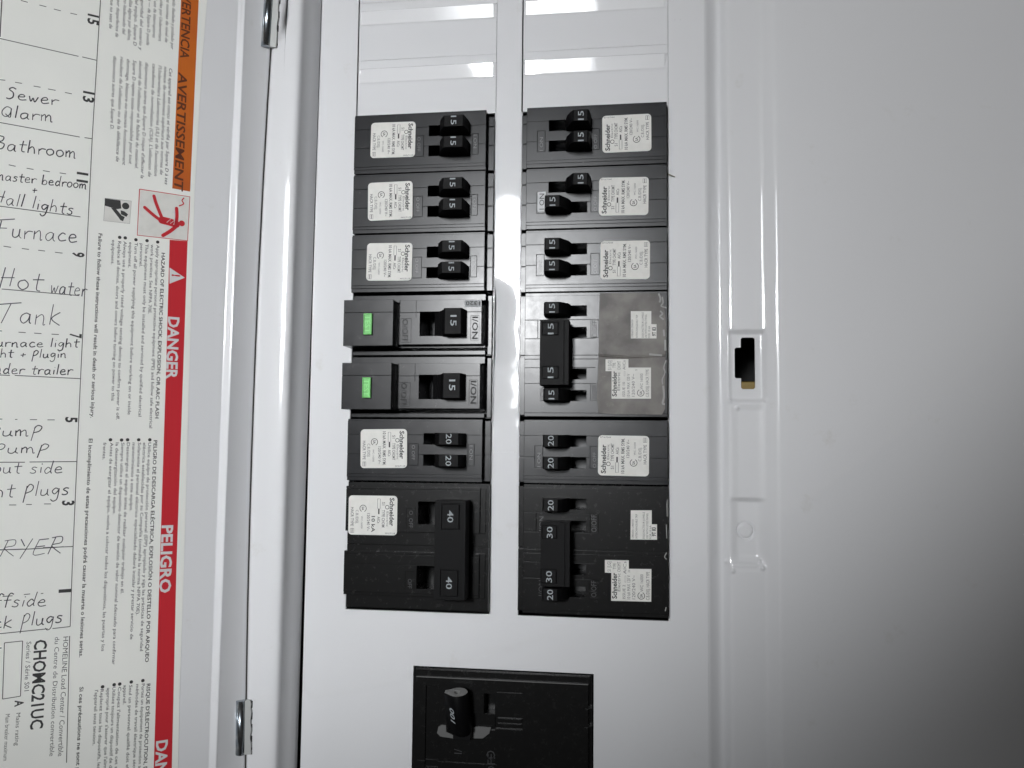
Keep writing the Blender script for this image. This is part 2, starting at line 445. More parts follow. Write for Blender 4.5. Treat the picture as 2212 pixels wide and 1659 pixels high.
for (i,j) in hole:
    a, b, c, d = j*n+i, j*n+i+1, (j+1)*n+i+1, (j+1)*n+i
    for (di,dj,p,q) in ((1,0,b,c),(-1,0,d,a),(0,1,c,d),(0,-1,a,b)):
        if (i+di,j+dj) not in hole: Fc.append((q, p, lowv(p), lowv(q)))
side = mesh('latch_side_cover', V, Fc, WHITE, panel, smooth=True, label='pressed steel side of the cover with a stepped latch slot')
# brass latch piece inside the slot and the dark box behind everything
lb = zr_(1030,1240,1275,1440)
mb = MB(); mb.box(lb[0]-1, lb[1]+2, lb[2]-3, lb[3]-.4, -13, -8.5); mb.build('latch_bolt', BRASS, panel, bevel=.4)
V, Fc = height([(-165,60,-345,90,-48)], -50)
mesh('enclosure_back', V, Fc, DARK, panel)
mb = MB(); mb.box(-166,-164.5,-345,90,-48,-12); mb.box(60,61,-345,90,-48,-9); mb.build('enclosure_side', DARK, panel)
# tiny paint nibs / chips on the plate
mb = MB()
nr = random.Random(2)
for q in [(1457,43),(1469,43),(1485,848),(1493,610),(820,398),(812,420),(835,560),(724,512),(1498,300),(830,1445),(1465,1560),(1478,1230),(700,1380),(860,1395)]:
    p = U(*q, ZP); rr_ = nr.uniform(.22,.38); k0 = 10
    V = [(p[0], p[1], ZP+rr_*.45)] + [(p[0]+rr_*f*math.cos(i/k0*6.283), p[1]+rr_*f*math.sin(i/k0*6.283), ZP+rr_*.45*(1-f*f)-.01) for f in (.5,1) for i in range(k0)]
    Fc = [(0,1+i,1+(i+1)%k0) for i in range(k0)] + [(1+i,1+k0+i,1+k0+(i+1)%k0,1+(i+1)%k0) for i in range(k0)]
    mb.add(V, Fc)
o = mb.build('paint_nibs', PLATE, panel, smooth=True, kind='stuff')

# ---------------------------------------------------------------- breakers
GLEFT, GRIGHT = 'breakers in the left column', 'breakers in the right column'
LF = (-128.7, -73.0); LS = (-72.25, -70.1)         # left column: face, lower shoulder
RF = (-56.1, -0.1); RS = (-58.4, -56.45)
SL = (U(922,542)[0], U(1011,542)[0]); SR = (U(1184,540)[0], U(1268,540)[0])
HON_L = U(954,532,10)[0], U(998,532,10)[0]
HON_R = U(1176,524,10)[0], U(1209,524,10)[0]
HOFF_R = U(1238,249,10)[0], U(1271,249,10)[0]
def shell(root, col, y0, y1, slots, extra=(), mat=None, seams=(), z=0.0, body='case'):
    nt_ = 2.2 if y1 > -1 else .5
    f, s = (LF, LS) if col == 'L' else (RF, RS)
    L = [(min(f[0],s[0])+.3,max(f[1],s[1])-.3,y0,y1-nt_-.2,-9), (f[0],f[1],y0,y1,z), (s[0],s[1],y0+.3,y1-nt_,z-2.6)]
    L += [(f[0],f[1],y0,y0+1.5,z-.45), (f[0],f[1],y1-.7,y1,z-.5), (f[0],f[1],y0+2.6,y0+2.8,z-.12)]
    for sy in seams: L += [(f[0],f[1],sy-.11,sy+.11,z-.3), (s[0],s[1],sy-.25,sy+.25,z-3.5)]
    ss = SL if col == 'L' else SR
    L += list(extra)
    for sy, h in slots: L.append((ss[0], ss[1], sy-h/2, sy+h/2, z-16))
    V, Fc = height(L, -30)
    return mesh(body, V, Fc, mat or BLACK, root)
def toggle(root, col, yc, on, txt, h=4.9, hz=10.0, wide=None, angle=None):
    if col == 'L': a, b = HON_L; d = 1
    elif on: b, a = HON_R; d = -1
    else: a, b = HOFF_R; d = 1
    wx = abs(b-a)
    prof_ = [(-3.9,-6),(-3.6,.6),(-2.9,3.8),(-1.3,7.4),(-.3,hz-.5),(.3,hz),(wx-.4,hz),(wx,hz-.5),(wx+.6,5),(wx+.9,-6)]
    V = []; n = len(prof_)
    for s_ in (-1, 1):
        for i,(px,pz) in enumerate(prof_):
            hh = h/2*(1.0 if pz < 4 else .93); V.append((a+d*px, yc+s_*hh, pz))
    Fc = [tuple(range(n)), tuple(range(2*n-1, n-1, -1))] + [(i, n+i, n+(i+1)%n, (i+1)%n) for i in range(n)]
    if d > 0: Fc = [tuple(reversed(f)) for f in Fc]
    Fc = [tuple(reversed(f)) for f in Fc]
    t = mesh('handle', V, Fc, HANDLE, root)
    # window plaque + number
    m = MB(); ang = angle if angle is not None else (-90 if col == 'L' else 90)
    cx = (a+b)/2; L = 4.3
    L = 4.0; text(m, txt, cx-(1.15 if ang < 0 else -1.15), yc + (L/2 if ang < 0 else -L/2), 2.3, ang, hz+.06, length=3.6 if txt[0] == '1' else L, bold=.006)
    m.build('rating_number', NINK, t)
    return t
text_, ribbon_ = text, ribbon
stk = random.Random(8)
def csa(m, x, y, r, n, ang, fr=I3):
    c, s = math.cos(math.radians(ang)), math.sin(math.radians(ang))
    P = [(x+r*math.cos(t), y+r*math.sin(t)) for t in np.linspace(math.radians(ang+25), math.radians(ang+335), 16)]
    ribbon(m, P, r*.2, n, fr, smooth=False)
    text(m, 'SA', x-c*r*.55+s*r*.4, y-s*r*.55-c*r*.4, r*.8, ang, n, fr, length=r*1.1, bold=.02)
def sticker(root, x0, x1, y0, y1, ang, typ='CHOMT', ka='10 kA MAX. RMS SYM.'):
    """rounded maker's label; ang -90 for the left column, +90 for the right"""
    ta = stk.uniform(-.016, .016); ca, sa = math.cos(ta), math.sin(ta); mx_, my_ = (x0+x1)/2, (y0+y1)/2
    def I3(x, y, z=0.0): return np.array([mx_+(x-mx_)*ca-(y-my_)*sa, my_+(x-mx_)*sa+(y-my_)*ca, z])
    def text(*a, **k): return text_(*a, fr=I3, **k)
    def ribbon(*a, **k): return ribbon_(*a, fr=I3, **k)
    V, Fc = prism(rrect(x0,x1,y0,y1,1.5), 0.0, .12, I3)
    lab = mesh('rating_label', V, Fc, PAPER, root)
    W, H = x1-x0, y1-y0
    k = MB(); g = MB()
    def P(u, v): return (x1-W*u, y1-H*v) if ang < 0 else (x0+W*u, y0+H*v)   # u: down the rows, v: along a row
    def row(m, s, u, v0, v1, cap, **kw):
        p = P(u+cap/W/2, v0); text(m, s, p[0], p[1], cap, ang, .15, length=(v1-v0)*H, **kw)
    row(k, 'Schneider', .105, .05, .77, 1.9, bold=.03)
    row(g, 'Electric', .195, .40, .78, .95)
    p = P(.205, .29); ribbon(k, [(p[0]+.75*math.cos(t), p[1]+.75*math.sin(t)) for t in np.linspace(0,6.28,12)], .25, .15, smooth=False)
    row(g, 'S1', .28, .16, .24, 1.25, bold=.01); row(g, 'TYPE ' + typ, .28, .36, .80, 1.3, bold=.012)
    p = P(.375, .08); q = P(.375, .33); qb = P(.375, .47)
    dw = .55
    ribbon(g, [(p[0]-dw,p[1]),(q[0]-dw,q[1]),(q[0]+dw,q[1]),(p[0]+dw,p[1]),(p[0]-dw,p[1])], .16, .15, smooth=False)
    ribbon(k, [q, qb], .62, .15, smooth=False)
    row(g, 'AICs', .375, .53, .70, 1.2, bold=.012)
    row(k if 'MAX' not in ka else g, ka, .485, .06 if 'MAX' in ka else .52, .93, 1.3 if 'MAX' in ka else 1.5, bold=.02)
    row(g, '120/240 V~', .585, .45, .90, 1.2, bold=.01)
    c_ = P(.70, .33); csa(k, c_[0], c_[1], 1.35, .15, ang, I3)
    row(g, 'WC-16000', .72, .52, .84, .75)
    row(g, 'C.B./DISJ.', .82, .37, .72, 1.2); row(g, 'HACR TYPE', .92, .30, .78, 1.25, bold=.01)
    p = P(.885, .84); q = P(.955, .95)
    ribbon(g, [(p[0],p[1]),(p[0],q[1]),(q[0],q[1]),(q[0],p[1]),(p[0],p[1])], .15, .15, smooth=False)
    ribbon(g, [((p[0]+q[0])/2, p[1]), ((p[0]+q[0])/2, q[1])], .3, .15, smooth=False)
    p = P(.04, .93); text(g, '87167044', p[0]-.1 if ang > 0 else p[0]+.1, p[1], .7, 0 if ang > 0 else 180, .15, length=4.2)
    k.build('printed_text', INK, lab, kind='stuff'); g.build('small_print', INKG, lab, kind='stuff')
    return lab
def onoff(root, col, yc, bx, boxes):
    pass
def yk(k): return -25.4*k
def quad(col, k, label, states, sticker_px, typ='CHOMT', mat=None, nums=('15','15'), dy=0, marks=True):
    y1, y0 = yk(k)-.22, yk(k+1)+(1.2 if (col,k) in (('L',2),) else .45 if k == 1 else .3)
    f = LF if col == 'L' else RF
    r = empty('circuit_breaker', ((f[0]+f[1])/2, (y0+y1)/2, 0), label, 'circuit breaker', GLEFT if col == 'L' else GRIGHT)
    s1, s2 = yk(k)-8.1+dy, yk(k)-16.6+dy
    sm = (s1+s2)/2
    ss = SL if col == 'L' else SR
    # raised/recessed marking fields either side of the slots
    if col == 'L':
        bxs = [(ss[1]+1.2, ss[1]+3.6), (ss[0]-6.0, ss[0]-2.2)]
    else:
        bxs = [(ss[0]-4.6, ss[0]-1.6), (ss[1]+1.6, ss[1]+4.8)]
    ex = []
    for (a, b) in bxs:
        ex += [(a-.15,b+.15,s2-2.2,s1+1.6-3.5,-.25), (a,b,s2-2.05,s1-2.05,-.02)]
    st = [(s1,4.5),(s2,4.5)]
    shell(r, col, y0, y1, st, ex, mat, seams=(s1-.2+ (1.8 if col=='L' else 2.2), s2+2.15))
    if marks:
        m = MB()
        for (a,b), t in zip(bxs, ('I ON','O OFF')):
            cx = (a+b)/2; ang = -90 if col == 'L' else 90
            text(m, t, cx-(.7 if ang<0 else -.7), (s1-2.5) if ang<0 else s2-1.8, 1.4, ang, .02, length=5.6 if t[0]=='I' else 6.0)
        m.build('moulded_marking', EMB, r)
    toggle(r, col, s1, states[0], nums[0]); toggle(r, col, s2, states[1], nums[1])
    x0,x1,ya,yb = uq(*sticker_px, .1)
    sticker(r, x0, x1, ya, yb, -90 if col == 'L' else 90, typ)
    return r
quad('L', 0, 'topmost breaker of the left column, its two switches both rated 15', (1,1), (801,264,897,340))
quad('L', 1, 'second breaker from the top of the left column with two 15 switches', (1,1), (795,393,891,475))
quad('L', 2, 'left column breaker with two 15 switches directly above the upper green test button', (1,1), (792,525,890,606))
quad('R', 0, 'topmost breaker of the right column with both 15 switches set away from the centre', (0,0), (1301,248,1407,328))
quad('R', 1, 'right column breaker with its two 15 switches set opposite ways', (0,1), (1294,383,1401,465))
r = [o for o in bpy.data.objects if o.get('label','').startswith('right column breaker with its two 15 switches set opp')][0]
x0,x1,ya,yb = uq(1161,414,1179,457,.1); V, Fc = prism(rrect(x0,x1,ya,yb,.4,2), -.1, .1)
f_ = mesh('on_marking_glare', V, Fc, plain('painted_window_glare', (.40,.41,.42), .4), r, label='ON marking beside the lower switch, its window reflection painted pale')  # window reflection on the ON field, painted as a pale plate
m = MB(); text(m, 'I ON', x1-.7, ya+.8, 2.0, 90, .13, length=yb-ya-1.6, bold=.01); m.build('marking_letters', INK, f_)
quad('R', 2, 'right column breaker with two 15 switches just above the grey silver label', (1,1), (1297,520,1404,603))
quad('L', 5, 'left column breaker with two 20 switches below the green test buttons', (1,1), (779,927,879,1011), nums=('20','20'))
quad('R', 5, 'right column breaker with two 20 switches and a white label below the grey silver label', (1,1), (1292,941,1402,1028), nums=('20','20'), dy=-.4)

# breakers with a green test button
def test_breaker(k, label, blk, face, slot, hnd, grn, marker):
    y1, y0 = yk(k)-.3, yk(k+1)+.35
    r = empty('test_button_breaker', ((LF[0]+LF[1])/2, (y0+y1)/2, 0), label, 'circuit breaker', GLEFT)
    zf = 3.2; zt = 8.2
    fx0,fx1,fy0,fy1 = uq(*face, zf); bx0,bx1,by0,by1 = uq(*blk, zt); sx0,sx1,sy0,sy1 = uq(*slot, zf)
    L = [(LF[0]+1.0,LF[1]+.6,y0,y1,-.8),(LS[0]+.6,LS[1],y0+.4,y1-.4,-2.5),(LF[0]+1.0,LS[1],y0,y0+.25,-2.5)]
    L += [(bx0+.9,LF[1]+.6,by0-1.3,by0,-9), (bx0+.6,fx0,by0-.2,by1+.2,-3), (fx1,fx1+1.9,fy0-.3,fy1+.3,-9), (fx0,fx1,fy0,fy1,zf), (fx0+.1,fx0+.3,fy0,fy1,zf-.3), (fx0,fx1,fy1-5.15,fy1-4.95,zf-.25),
          (fx0+6.8,fx0+7.0,fy0+11,fy1,zf-.25), (fx0+.7,fx0+5.0,fy0+.8,fy0+10.5,zf-.12),
          (fx1-4.3,fx1-.9,fy0+1.5,fy0+11.4,zf-.2), (sx0,sx1,sy0,sy1,-14)]
    L += [(bx0,bx1,by0,by1,zt), (bx0,bx1,by1-5.2,by1-5.0,zt-.3)]
    V, Fc = height(L, -30)
    mesh('case', V, Fc, BLACK, r)
    hx0,hx1,hy0,hy1 = uq(*hnd, 10)
    pr = [(hx0-6.2,1.2),(hx0-4.2,2.0),(hx0-3.9,3.0),(hx0-2.6,3.6),(hx0-2.3,5.2),(hx0-1.1,6.4),(hx0-.7,9.2),(hx0,10),(hx1-.4,10),(hx1,9.6),(hx1+.7,4),(hx1+.9,-3),(hx0-6.2,-3)]
    V = [(x,yy,z) for yy in (hy0,hy1) for x,z in pr]; n = len(pr)
    Fc = [tuple(range(n))[::-1], tuple(range(n,2*n))] + [(i,(i+1)%n,n+(i+1)%n,n+i) for i in range(n)]
    t = mesh('handle', V, [tuple(reversed(f)) for f in Fc], HANDLE, r)
    m = MB(); text(m, '15', (hx0+hx1)/2-1.1, (hy0+hy1)/2+2.3, 2.5, -90, 10.06, length=4.3, bold=.012); m.build('rating_number', NINK, t)
    gx0,gx1,gy0,gy1 = uq(*grn, zt+1.4)
    V, Fc = height([(gx0,gx1,gy0,gy1,zt+1.4),(gx0+.35,gx1-.35,gy0+.35,gy1-.35,zt+1.15)], zt)
    b = mesh('test_button', V, Fc, GREEN, r, label='bright green test button')
    m = MB(); text(m, 'TEST', gx0+.5, gy1-.6, gx1-gx0-1.0, -90, zt+1.25, length=gy1-gy0-1.2, bold=.02); m.build('button_lettering', GREEND, b)
    m = MB()
    text(m, 'I/ON', fx1-3.7, fy0+11.0, 2.4, -90, zf-.16, length=9.0, bold=.01)
    text(m, 'O/OFF', fx0+1.3, fy0+10.3, 2.4, -90, zf-.09, length=9.3, bold=.005)
    if marker == '1320': text(m, '1320', fx1-.6, fy1-.75, 1.7, 180, zf+.05, length=5.8, bold=.01)
    if marker == '1320':
        V, Fc = prism([(fx1-6.9,fy1-3.1),(fx1-.3,fy1-3.1),(fx1-.3,fy1-.35),(fx1-6.9,fy1-.35)], zf, zf+.03)
        mesh('reflection_field', V, Fc, plain('painted_reflection', (.26,.27,.28), .5), r)  # bright reflection behind the number, painted as a pale field
    m.build('moulded_marking', DARK, r)
    return r
Q = zc(1250,1080,2.212)
def qr(f, x0,y0,x1,y1): a = f(x0,y0); b = f(x1,y1); return (a[0],a[1],b[0],b[1])
test_breaker(3, 'upper breaker with a green test button, marked 1320', qr(Q,85,98,493,478), qr(Q,547,98,1228,466), qr(Q,716,195,1085,397), qr(Q,925,165,1065,380), qr(Q,250,210,318,385), '1320')
test_breaker(4, 'lower breaker with a green test button, above the left column breaker with 20 switches', qr(Q,70,620,478,1005), qr(Q,537,625,1215,1000), qr(Q,708,720,1075,922), qr(Q,912,705,1056,912), qr(Q,240,742,308,910), '')

# ties and double-pole breakers
def tie(root, px, z, tabs, txt, ang, tcx, mat=None, ridge=None):
    x0,x1,y0,y1 = uq(*px, z)
    L = [(x0,x1,y0,y1,z)]
    tb = [uq(*t, z+.5) for t in tabs]
    for t in tb: L += [(t[0]-.35,t[1]+.35,t[2]-.35,t[3]+.35,z-.5), (t[0],t[1],t[2],t[3],z+.35)]
    if ridge: L += [(x1-1.9,x1-1.5,y0+.5,y1-.5,z-.4)]
    V, Fc = height(L, 2.5)
    h = mesh('tie_handle', V, Fc, mat or HANDLE, root)
    m = MB()
    for t in tb:
        cx = (t[0]+t[1])/2 if tcx is None else tcx; cy = (t[2]+t[3])/2
        if ang < 0: text(m, txt, cx-1.2, cy+2.4, 2.4, ang, z+.42, length=4.6, bold=.006)
        else: text(m, txt, cx+1.15, cy-2.2, 2.3, ang, z+.42, length=4.3, bold=.006)
    m.build('rating_number', NINK, h)
    mb = MB()                                   # two necks into the slots
    for t in tb: mb.box(t[0]+.3, t[1]-.3, (t[2]+t[3])/2-2, (t[2]+t[3])/2+2, -6, 2.6)
    mb.build('handle_neck', HANDLE, h)
    return h
# left 40 A
y1, y0 = yk(6)-.4, yk(8)+.2
r = empty('double_pole_breaker', (-100, (y0+y1)/2, 0), 'bottom breaker of the left column with two 40 switches joined by a bar', 'circuit breaker', GLEFT)
Q3 = zc(1250,1780,2.675)
s_a = uq(*qr(Q3,850,272,1150,500)); s_b = uq(*qr(Q3,835,918,1130,1150))

fb0, fb1 = yk(6)-2.0, yk(7)+5.4          # upper face
fc0, fc1 = yk(7)-2.6, yk(8)+5.4          # lower face
L = [(LF[0]+.4,LS[1],y0,y1,-1.6),(LF[0]+.4,LS[1],yk(7)-.1,yk(7)+.1,-2.6),
     (LF[0],LF[1]+1.6,fb1,fb0,0),(LF[0]-.3,LF[1]+1.6,fc1,fc0,0),(LF[0],LF[1]+.4,fb0-1.2,fb0-.9,-.25),(LF[0],LF[1]+.4,fc0-1.2,fc0-.9,-.25),
     (LF[1]-.6,LF[1]+1.6,fb1,fb0,-1.2),(LF[1]-.6,LF[1]+1.6,fc1,fc0,-1.2),
     (LF[0]-.3,LF[1]-.6,fc1-.0,fc1+1.2,-.3),(LF[0]-.3,s_b[0],fc0-5.1,fc0-4.9,-.2),
     (SL[0]-6.6,SL[0]-2.9,fb1+1.2,fb0-8.5,-.2),(SL[0]-6.6,SL[0]-2.9,fc1+2.5,fc0-7.5,-.2),
     (s_a[0],s_a[0]+14,s_a[2],s_a[3],-16),(s_b[0],s_b[0]+14,s_b[2],s_b[3],-16)]
V, Fc = height(L, -30); mesh('case', V, Fc, DUSTY, r)
tie(r, qr(Q3,1015,262,1322,1258), 11, [qr(Q3,1092,300,1258,545), qr(Q3,1078,965,1245,1215)], '40', -90, None)
x0,x1,ya,yb = uq(*qr(Q3,152,210,640,605), .1)
sticker(r, x0, x1, ya, yb, -90, 'CHOM', '10 kA')
m = MB()
text(m, 'O', SL[0]-5.5, fb0-9.5, 1.7, -90, -.18); text(m, 'OFF', SL[0]-5.5, fb0-12.5, 1.7, -90, -.18)
text(m, 'OFF', SL[0]-5.5, fc0-10.5, 1.7, -90, -.18)
m.build('moulded_marking', EMB, r)

def patch(root, pts, conv, lines, big=None):
    """white print window with a stepped outline on the label"""
    P = [U(*conv(x,y), .15)[:2] for x,y in pts]
    P = [tuple(p) for p in P][::-1]
    V, Fc = prism(P, .05, .17)
    o = mesh('rating_label', V, Fc, PAPER, root)
    k = MB(); g = MB()
    for (s, x, ya, yb, cap, bold) in lines:
        a = U(*conv(x, ya), .2); b = U(*conv(x, yb), .2)
        text(k if bold else g, s, a[0], a[1], cap, 90, .21, length=abs(b[1]-a[1]), bold=.03 if bold else .0)
    if big:
        c0 = U(*conv(*big), .2); csa(k, c0[0], c0[1], 1.3, .21, 90)
    k.build('printed_text', INK, o, kind='stuff'); g.build('small_print', INKG, o, kind='stuff')
    return o
Q4 = zc(1900,1080,2.212)
def rquad2(k, label, mat, slots_on, tabs, bar, nums, plate=None, txtie='15'):
    y1, y0 = yk(k)-.3, yk(k+2)+(1.2 if k == 3 else .6)
    r = empty('four_switch_breaker', (-28, (y0+y1)/2, 0), label, 'circuit breaker', GRIGHT)
    c = [yk(k)-7.7, yk(k)-16.3, yk(k+1)-7.4, yk(k+1)-16.0]
    L = [(RF[0],RF[1],y0,y1,0),(RS[0]+.3,RF[0],y0,y1-2.4,-9),(RS[0],RS[1],y0+.6,y1-.8,-2.6),(RF[0],RF[1],y1-1.2,y1,-.5),(RF[0],RF[1],y0,y0+1.4,-.4),
         (RF[0],RF[1],yk(k+1)-.1,yk(k+1)+.12,-.35),(RF[0],RF[1],yk(k+1)-1.6,yk(k+1)-1.4,-.2),
         (RF[0],RF[0]+28,c[0]-3.6,c[0]-3.4,-.25),(RF[0],RF[0]+28,c[1]-2.5,c[1]-2.3,-.25),(RF[0],RF[0]+28,c[2]+2.4,c[2]+2.6,-.2),(RF[0],RF[0]+28,c[3]+4.7,c[3]+4.9,-.25),
         (RF[0]+5.0,RF[0]+5.2,c[1]-2.3,c[0]-3.4,-.25),(RS[0],RS[1],yk(k+1)-.4,yk(k+1)+.5,-4),
         (SR[1]+1.6,SR[1]+4.9,c[1]-2.2,c[0]-3.6,-.25),(SR[1]+1.8,SR[1]+4.7,c[1]-2.0,c[0]-3.8,-.05),(SR[1]+1.6,SR[1]+4.9,c[3]-2.0,c[3]+4.7,-.2)]
    L += [(SR[0],SR[1],q-2.15,q+2.15,-16) for q in c]
    V, Fc = height(L, -30); mesh('case', V, Fc, mat, r)
    toggle(r, 'R', c[0], 1, nums[0], hz=9.0); toggle(r, 'R', c[3], 1, nums[1], hz=9.0)
    tie(r, bar, 11.0, tabs, txtie, 90, None, ridge=True)
    m = MB()
    text(m, 'O/OFF', SR[1]+4.1, c[1]-2.0, 2.1, 90, .0, length=6.6); text(m, 'I/ON', RF[0]+8.0, c[1]-2.0, 1.9, 90, .02, length=5.6)
    text(m, 'I/ON', RF[0]+8.0, c[3]-2.0, 1.9, 90, .02, length=6.0); text(m, 'O/OFF', SR[1]+4.1, c[3]-1.8, 2.1, 90, -.15, length=6.2)
    m.build('moulded_marking', DARK if mat is BLACK else EMB, r)
    return r
r = rquad2(3, 'right column four-switch breaker with a grey silver label and two middle 15 switches tied together', BLACK, None,
    [qr(Q4,303,288,425,385), qr(Q4,300,655,425,745)], qr(Q4,275,262,515,803), ('15','15'))
a = [U(*Q4(x,y),0)[:2] for x,y in ((772,42),(1250,40),(1300,95),(1322,300),(1318,540),(1315,1000),(1290,1050),(900,1048),(760,1035),(748,900),(762,560),(765,300))]
V, Fc = prism([tuple(p) for p in a][::-1], 0, .1)
gl = mesh('silver_label', V, Fc, GREYL, r, label='large grey silver label, scuffed and frayed along its outer edge')
mb = MB()
rr = random.Random(3)
for seg in ([(1262,45),(1275,90),(1268,120)], [(1290,75),(1300,120),(1285,150),(1325,165)], [(1275,190),(1290,215),(1272,235),(1300,262)], [(1300,345),(1310,400)], [(1312,430),(1316,520)],
            [(1322,600),(1305,660),(1312,700),(1290,760),(1296,800)], [(1296,810),(1305,900),(1292,955),(1310,965)], [(1180,550),(1290,560)]):
    P = [U(*Q4(x+rr.uniform(-3,3),y), .3)[:2] for x,y in seg]; ribbon(mb, P, rr.uniform(.45,.85), .45)
mb.build('frayed_edge', FRAY, gl, kind='stuff')
mb = MB(); P = [U(*Q4(x,y), .2)[:2] for x,y in ((762,556),(850,562),(1000,572),(1150,566),(1312,556))]
V = []; Fc = []
for p in P:
    for dy_, dz_ in ((-.7,.1),(-.3,.32),(.1,.38),(.5,.1)): V.append((p[0], p[1]+dy_, dz_))
for i in range(len(P)-1):
    for j in range(3): a = i*4+j; Fc.append((a, a+4, a+5, a+1))
mesh('label_fold', V, Fc, GREYL, gl, smooth=True)
patch(r, [(1030,192),(1200,192),(1200,300),(1243,300),(1243,418),(1030,418)], Q4,
      [('COMBINAISON / COMBINATION', 1050,412,262,.8,0),('INTERCHANGEABLE TRIP', 1088,412,222,.8,0),('DISJONCTEUR JUMELE', 1137,412,202,.8,0),('USE WITH LISTED PANEL', 1163,414,218,.8,0),('FOR 10 kA', 1190,414,315,.8,0),('9T 83',1238,398,325,1.5,1)])
patch(r, [(820,590),(1010,590),(1010,660),(1197,660),(1197,918),(870,918),(870,690),(820,690)], Q4,
      [('S1 [LG]',868,680,603,1.4,0),('Schneider',912,900,690,1.8,1),('TYPE',905,662,620,1.3,0),('Electric',940,850,700,1.2,0),('CHOMT',945,678,606,1.3,0),('ISSUE 10',982,900,780,1.1,0),('▭ AICs',985,730,600,1.1,0),
       ('10 kA MAX 120 V',1022,905,712,1.2,0),('120/240 V~',1062,900,712,1.2,0),('87167',1085,685,672,.9,0),('WC 16000',1130,840,710,1.1,0),('C.B./DISJ. HACR TYPE',1178,905,675,1.2,0)], big=(1112,870))

Q5 = zc(1900,1780,2.675)
r = rquad2(6, 'bottom breaker of the right column with 20, 30, 30 and 20 switches', DUSTY, None,
    [qr(Q5,362,520,498,635), qr(Q5,350,960,495,1085)], qr(Q5,340,478,632,1125), ('20','20'), txtie='30')
patch(r, [(1245,358),(1455,358),(1455,498),(1508,498),(1508,653),(1242,650)], Q5,
      [('COMBINAISON / COMBINATION', 1275,640,448,.8,0),('INTERCHANGEABLE TRIP', 1312,640,395,.8,0),('DISJONCTEUR JUMELE', 1385,643,375,.8,0),('USE WITH LISTED PANEL', 1420,643,385,.8,0),('FOR 10 kA', 1452,645,510,.8,0),('9T 83',1495,618,528,1.5,1)])
patch(r, [(985,855),(1225,860),(1225,945),(1452,947),(1450,1275),(1048,1265),(1050,985),(985,982)], Q5,
      [('S1 [LG]',1045,972,873,1.4,0),('Schneider',1105,1245,985,1.9,1),('TYPE',1098,950,890,1.3,0),('Electric',1140,1170,990,1.2,0),('CHOMT',1142,975,875,1.3,0),('ISSUE 2',1190,1245,1105,1.1,0),('▭ AICs',1200,1080,870,1.2,0),
       ('10 kA MAX 120 V',1240,1250,1010,1.3,0),('120/240 V~',1290,1250,1010,1.3,0),('87167044',1240,980,955,.9,0),('WC 16000',1370,1175,1000,1.2,0),('C.B./DISJ. HACR TYPE',1432,1258,975,1.3,0)], big=(1350,1215))
mb = MB()
for seg in ([(1615,250),(1608,300),(1612,420)], [(1605,780),(1585,825),(1605,850)], [(1600,1330),(1590,1370)], [(1602,500),(1606,640)]):
    P = [U(*Q5(x,y), .3)[:2] for x,y in seg]; ribbon(mb, P, .35, .2)
mb.build('frayed_edge', FRAY, r, kind='stuff')

# ---------------------------------------------------------------- main breaker
Qm = zc(1500,2430,2.765)
r = empty('main_breaker', ((mx0+mx1)/2, my1-30, ZP), 'large black main breaker at the bottom with a single stubby switch marked 100', 'main breaker')
zt = -1.5
a0, a1, b1_, b0_ = mx0+.5, mx1-.5, my1-.4, my0
cs = U(*Qm(1140,770), zt)
def mr(x0,y0,x1,y1,z): return uq(*qr(Qm,x0,y0,x1,y1), zt) + (z,)
L = [(a0,a1,b0_,b1_,-4.5),(a0+.9,a1-.9,b0_,b1_-.4,-3.2),(a0+1.6,a1-1.4,b0_,b1_-2.9,zt),
     mr(262,390,400,1240,zt-1.0), mr(870,475,985,715,-9), mr(1005,450,1270,465,zt-.2),
     mr(985,712,1270,845,zt-.9), mr(1010,735,1262,765,zt+.0), mr(1010,790,1262,825,zt-.3), mr(400,675,985,840,zt-.9),
     mr(175,1180,1000,1190,zt-.5), mr(1910,625,1990,640,zt-.4), mr(1910,815,1990,830,zt-.4)]
V, Fc = height(L, -30); mesh('case', V, Fc, DUSTY, r)
# lighter grey bead along the top edge
mb = MB()
P = [(a0+1.6, b1_-2.9), (a1-1.4, b1_-2.9)]; mb.box(P[0][0], P[1][0], P[0][1]-.15, P[0][1]+.2, zt-.3, zt+.12)
mb.build('top_bead', GREYP, r, bevel=.1)
# flat collar round the switch; light on an up-facing surface painted as lighter grey
P = [Qm(x,y) for x,y in ((400,815),(435,795),(478,800),(480,868),(560,905),(700,905),(770,868),(745,820),(820,812),(945,822),(925,885),(860,935),(560,938),(420,915),(385,880))]
P = [tuple(U(x,y,zt)[:2]) for x,y in P][::-1]
V, Fc = prism(P, zt-.4, zt+.25); mesh('switch_collar', V, Fc, GREYP, r, label='grey collar under the switch, painted lighter for the light on it')
# the switch: a stub rising out of the collar and leaning up the panel
base = U(998, 1578, 3.0); tip = U(989, 1495, 5.6); LEN = np.linalg.norm(tip-base)
ax = (tip-base)/LEN; el = math.asin(ax[2])
up = np.array([0, -math.sin(el), math.cos(el)]); sx_ = np.array([1.0,0,0])
R_ = 4.3
prf = [(math.cos(t)*R_*.92, math.sin(t)*R_) for t in np.linspace(math.radians(-150), math.radians(130), 15)] + [(-R_*1.25, R_*.30), (-R_*1.25, -.3*R_)]
def ring(d, sc=1.0): return [base + ax*d + sx_*(p*sc) + up*(q*sc) for p, q in prf]
V = []; n = len(prf)
for d, sc in ((-1.2,.7),(0,1.0),(LEN-.6,1.0),(LEN,.94)): V += ring(d, sc)
Fc = []
for k in range(3):
    for i in range(n): Fc.append((k*n+i, k*n+(i+1)%n, (k+1)*n+(i+1)%n, (k+1)*n+i))
